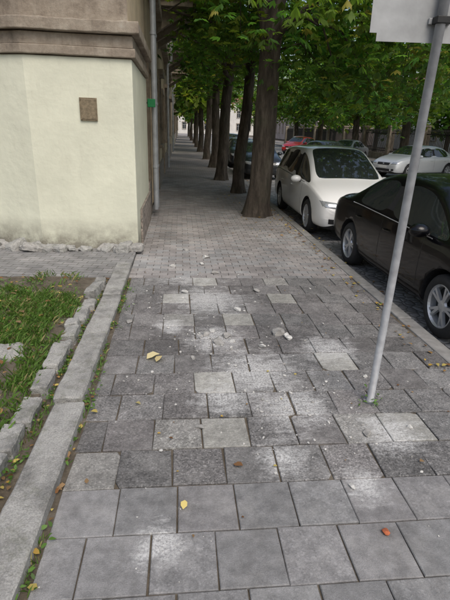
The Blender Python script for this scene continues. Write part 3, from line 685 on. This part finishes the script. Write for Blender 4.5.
    nh=14; n=len(rings[0]); v=[p for r_ in rings for p in r_]; f=[];mi=[]
    for i in range(len(rings)-1):
        sg,tg=st[i][6],st[i][7]
        for j in range(n):
            jj=(j+1)%n
            f.append((i*n+j,i*n+jj,(i+1)*n+jj,(i+1)*n+j))
            k=j if j<nh-1 else (n-1-j)
            m=0
            if k==8 and sg: m=1
            elif k in(11,12) and tg: m=1
            elif k==8 and not sg and st[i][5]-st[i][3]>.35 and i>3: m=2
            elif k in(0,1): m=2
            mi.append(m)
    f.append(tuple(range(n))[::1]); mi.append(0); f.append(tuple((len(rings)-1)*n+j for j in range(n))[::-1]); mi.append(0)
    o=mesh('body',v,f,[pmat,M_cglass,M_blk],None,mi,smooth=True)
    bm=bmesh.new(); bm.from_mesh(o.data); bmesh.ops.recalc_face_normals(bm,faces=bm.faces)
    cl=bm.edges.layers.float.new('crease_edge')
    for e in bm.edges:
        ms={fc_.material_index for fc_ in e.link_faces}
        if len(ms)>1 and 1 in ms: e[cl]=.75
        vs_=[vv.index%n for vv in e.verts]; kk={(q if q<=13 else n-q) for q in vs_}
        if kk=={6} : e[cl]=.35
    bm.to_mesh(o.data); bm.free()
    s_=o.modifiers.new('s','SUBSURF'); s_.levels=s_.render_levels=2
    cut=MB()
    for yw in (wf,wr_):
        for sd in (-1,1):
            a_=sd*(1.1); b_=sd*(.60); cut.tube([(a_,yw-L/2,R-.0),(b_,yw-L/2,R-.0)],[R+.055]*2,40)
    co=cut.out('cutter',[M_blk])
    bmc=bmesh.new(); bmc.from_mesh(co.data); bmesh.ops.recalc_face_normals(bmc,faces=bmc.faces); bmc.to_mesh(co.data); bmc.free()
    bo=o.modifiers.new('b','BOOLEAN'); bo.object=co; bo.operation='DIFFERENCE'; bo.solver='EXACT'
    try: bo.material_mode='TRANSFER'
    except Exception: pass
    dg=bpy.context.evaluated_depsgraph_get(); dg.update()
    me=bpy.data.meshes.new_from_object(o.evaluated_get(dg))
    bpy.data.objects.remove(co); bpy.data.objects.remove(o)
    o=link(bpy.data.objects.new('body',me),E)
    bvm=bmesh.new(); bvm.from_mesh(me); bvh=BVHTree.FromBMesh(bvm); bvm.free()
    def proj(dirn,a,b):
        if dirn in 'LR':
            sd=1 if dirn=='R' else -1; h_=bvh.ray_cast(Vector((sd*3,a,b)),Vector((-sd,0,0)))
        else:
            sd=1 if dirn=='F' else -1; h_=bvh.ray_cast(Vector((a,sd*5,b)),Vector((0,-sd,0)))
        return h_[0],h_[1]
    def decal(nm,dirn,q,mat,nu=6,nv=4,off=.004,thick=0):
        v=[];f=[]
        for j in range(nv+1):
            for i in range(nu+1):
                u,w_=i/nu,j/nv
                a=(q[0][0]*(1-u)+q[1][0]*u)*(1-w_)+(q[3][0]*(1-u)+q[2][0]*u)*w_; b=(q[0][1]*(1-u)+q[1][1]*u)*(1-w_)+(q[3][1]*(1-u)+q[2][1]*u)*w_
                l_,nr=proj(dirn,a,b)
                if l_ is None: return
                edge=(i in(0,nu) or j in(0,nv)); v.append(l_+nr*(off if not(edge and thick) else .001)+ (nr*thick if thick and not edge else Vector((0,0,0))))
        for j in range(nv):
            for i in range(nu): a=j*(nu+1)+i; f.append((a,a+1,a+nu+2,a+nu+1))
        mesh(nm,v,f,mat,E,smooth=True)
    for sg,sd in (('L',-1),('R',1)):
        decal('headlight_'+sg,'F',[(sd*.44,.60),(sd*.76,.63),(sd*.80,.74),(sd*.50,.71)],M_lamp,8,5,.004,.008)
        decal('fog_lamp_'+sg,'F',[(sd*.52,.33),(sd*.66,.34),(sd*.66,.43),(sd*.52,.42)],M_blk,4,3)
        hz=.80 if kind!='mpv' else .95
        decal('tail_lamp_'+sg,'B',[(sd*.52,hz-.12),(sd*.76,hz-.10),(sd*.76,hz+.04),(sd*.52,hz+.05)],M_red,6,4,.004,.006)
        zt=.90; sl=[wf-L/2-.52,(2.14 if kind=='sedan' else 2.29 if kind=='mpv' else 1.34)-L/2,(1.18 if kind=='sedan' else 1.15 if kind=='mpv' else .9)-L/2]
        for yi in sl: decal('door_seam',sg,[(yi-.004,.30),(yi+.004,.30),(yi+.004,zt),(yi-.004,zt)],M_blk,1,8,.0015)
        decal('sill_trim',sg,[(sl[2]-0.0,.235),(sl[0],.235),(sl[0],.27),(sl[2],.27)],M_blk,10,1,.004)
        for yi in (sl[1]+.10,sl[2]+.12):
            l_,nr=proj(sg,yi+.08,.80)
            if l_: m2=MB(); m2.tube([(l_.x-sd*.005,yi-.0,.80),(l_.x+sd*.028,yi+.03,.805),(l_.x+sd*.028,yi+.14,.805),(l_.x-sd*.005,yi+.17,.80)],[.011]*4,8); m2.out('door_handle',[pmat],E,smooth=True)
        y0_,y1_=(1.0,3.3) if kind=='sedan' else (.4,3.4) if kind=='mpv' else (.5,2.7)
        bel=[]
        for q_ in range(13):
            yy_=y0_+(y1_-y0_)*q_/12; bz_=np.interp(yy_,[s0[0] for s0 in st],[s0[3] for s0 in st]); l_,nr=proj(sg,yy_-L/2,float(bz_)-.006)
            if l_: bel.append(l_+Vector((sd*.001,0,0)))
        if len(bel)>3: m2=MB(); m2.tube(bel,[.006]*len(bel),6); m2.out('belt_moulding',[M_alloy if kind=='sedan' else M_blk],E,smooth=True)
        ym=(3.18 if kind=='sedan' else 3.1 if kind=='mpv' else 2.6)-L/2; l_,nr=proj(sg,ym,.93)
        if l_:
            bm=bmesh.new(); bmesh.ops.create_uvsphere(bm,u_segments=16,v_segments=10,radius=1)
            for vv in bm.verts:
                if vv.co.y<-.15: vv.co.y=-.15
                vv.co=Vector((vv.co.x*.115,vv.co.y*.10,vv.co.z*.075))
            mm=bpy.data.meshes.new('mirror'); bm.to_mesh(mm); bm.free(); mm.materials.append(pmat); mm.polygons.foreach_set('use_smooth',[True]*len(mm.polygons))
            mo=link(bpy.data.objects.new('wing_mirror_'+sg,mm),E); mo.location=(l_.x+sd*.10,ym,.985)
            m2=MB(); m2.tube([(l_.x-sd*.03,ym,.93),(l_.x+sd*.07,ym,.965)],[.025,.02],8); m2.out('mirror_arm',[M_blk],E)
        for yw,nm in ((wf,'front'),(wr_,'rear')):
            build_wheel('wheel_%s_%s'%(nm,sg),R,.205,E,(sd*(.885-.115 if kind!='hatch' else .85-.115),yw-L/2,R),sd,spokes)
    decal('grille','F',[(-.36,.58),(.36,.58),(.38,.69),(-.38,.69)],M_blk,8,3,.004)
    decal('lower_intake','F',[(-.45,.30),(.45,.30),(.42,.42),(-.42,.42)],M_blk,8,3,.004)
    decal('badge','F',[(-.05,.61),(.05,.61),(.05,.665),(-.05,.665)],M_alloy,3,3,.01,.006)
    decal('licence_plate','F',[(-.26,.45),(.26,.45),(.26,.56),(-.26,.56)],M_plate,4,2,.015)
    decal('licence_plate_rear','B',[(-.26,.5),(.26,.5),(.26,.61),(-.26,.61)],M_plate,4,2,.012)
    return E
Z=-.12
car('parked_black_sedan','sedan',P_black,(3.44,3.98+1.40,Z),math.pi,5)
car('parked_white_minivan','mpv',P_white,(3.40,8.9+1.45,Z),math.pi+rad(-1.0),7)
car('parked_car','hatch',P_dark,(3.35,20.6,Z),math.pi)
car('parked_car','sedan',P_dark,(3.4,26.5,Z),math.pi)
car('parked_car','mpv',P_grey,(3.4,33,Z),math.pi)
car('silver_car','sedan',P_silver,(11.6,22.2,Z),rad(112))
car('black_car','hatch',P_dark,(8.3,26.0,Z),math.pi+rad(8))
car('grey_car','sedan',P_grey,(12.0,33.2,Z),rad(140))
car('red_car','hatch',P_red,(10.5,41.5,Z),rad(140))
car('parked_car','sedan',P_white,(12,47,Z),math.pi)

# ------------------------------------------------------------ world, sun, camera
w=bpy.data.worlds.new('World'); S.world=w; w.use_nodes=True; nt=w.node_tree; bg=nt.nodes['Background']
sk=nt.nodes.new('ShaderNodeTexSky'); sk.sky_type='NISHITA'; sk.sun_disc=False; sk.sun_elevation=rad(55); sk.sun_rotation=rad(160); sk.air_density=1.3; sk.dust_density=4.5; sk.ozone_density=.7
nt.links.new(sk.outputs[0],bg.inputs[0]); bg.inputs[1].default_value=.15
sd=bpy.data.lights.new('sun','SUN'); sd.energy=1.4; sd.angle=rad(40); sd.color=(1,.98,.95); so=link(bpy.data.objects.new('sun',sd))
az=rad(160); el=rad(55); dv=Vector((math.sin(az)*math.cos(el),math.cos(az)*math.cos(el),math.sin(el))); so.rotation_euler=dv.to_track_quat('Z','Y').to_euler()
S.view_settings.view_transform='Standard'; S.view_settings.look='None'; S.view_settings.exposure=0
cd=bpy.data.cameras.new('camera'); c=link(bpy.data.objects.new('camera',cd)); S.camera=c
R=Matrix.Rotation(rad(-6.0),4,'Z')@Matrix.Rotation(rad(90-20.8),4,'X')@Matrix.Rotation(rad(2.0),4,'Z')
c.matrix_world=Matrix.Translation((0,0,1.8))@R
cd.sensor_fit='VERTICAL'; cd.sensor_height=24; cd.lens=18.04; cd.clip_start=.05; cd.clip_end=2000
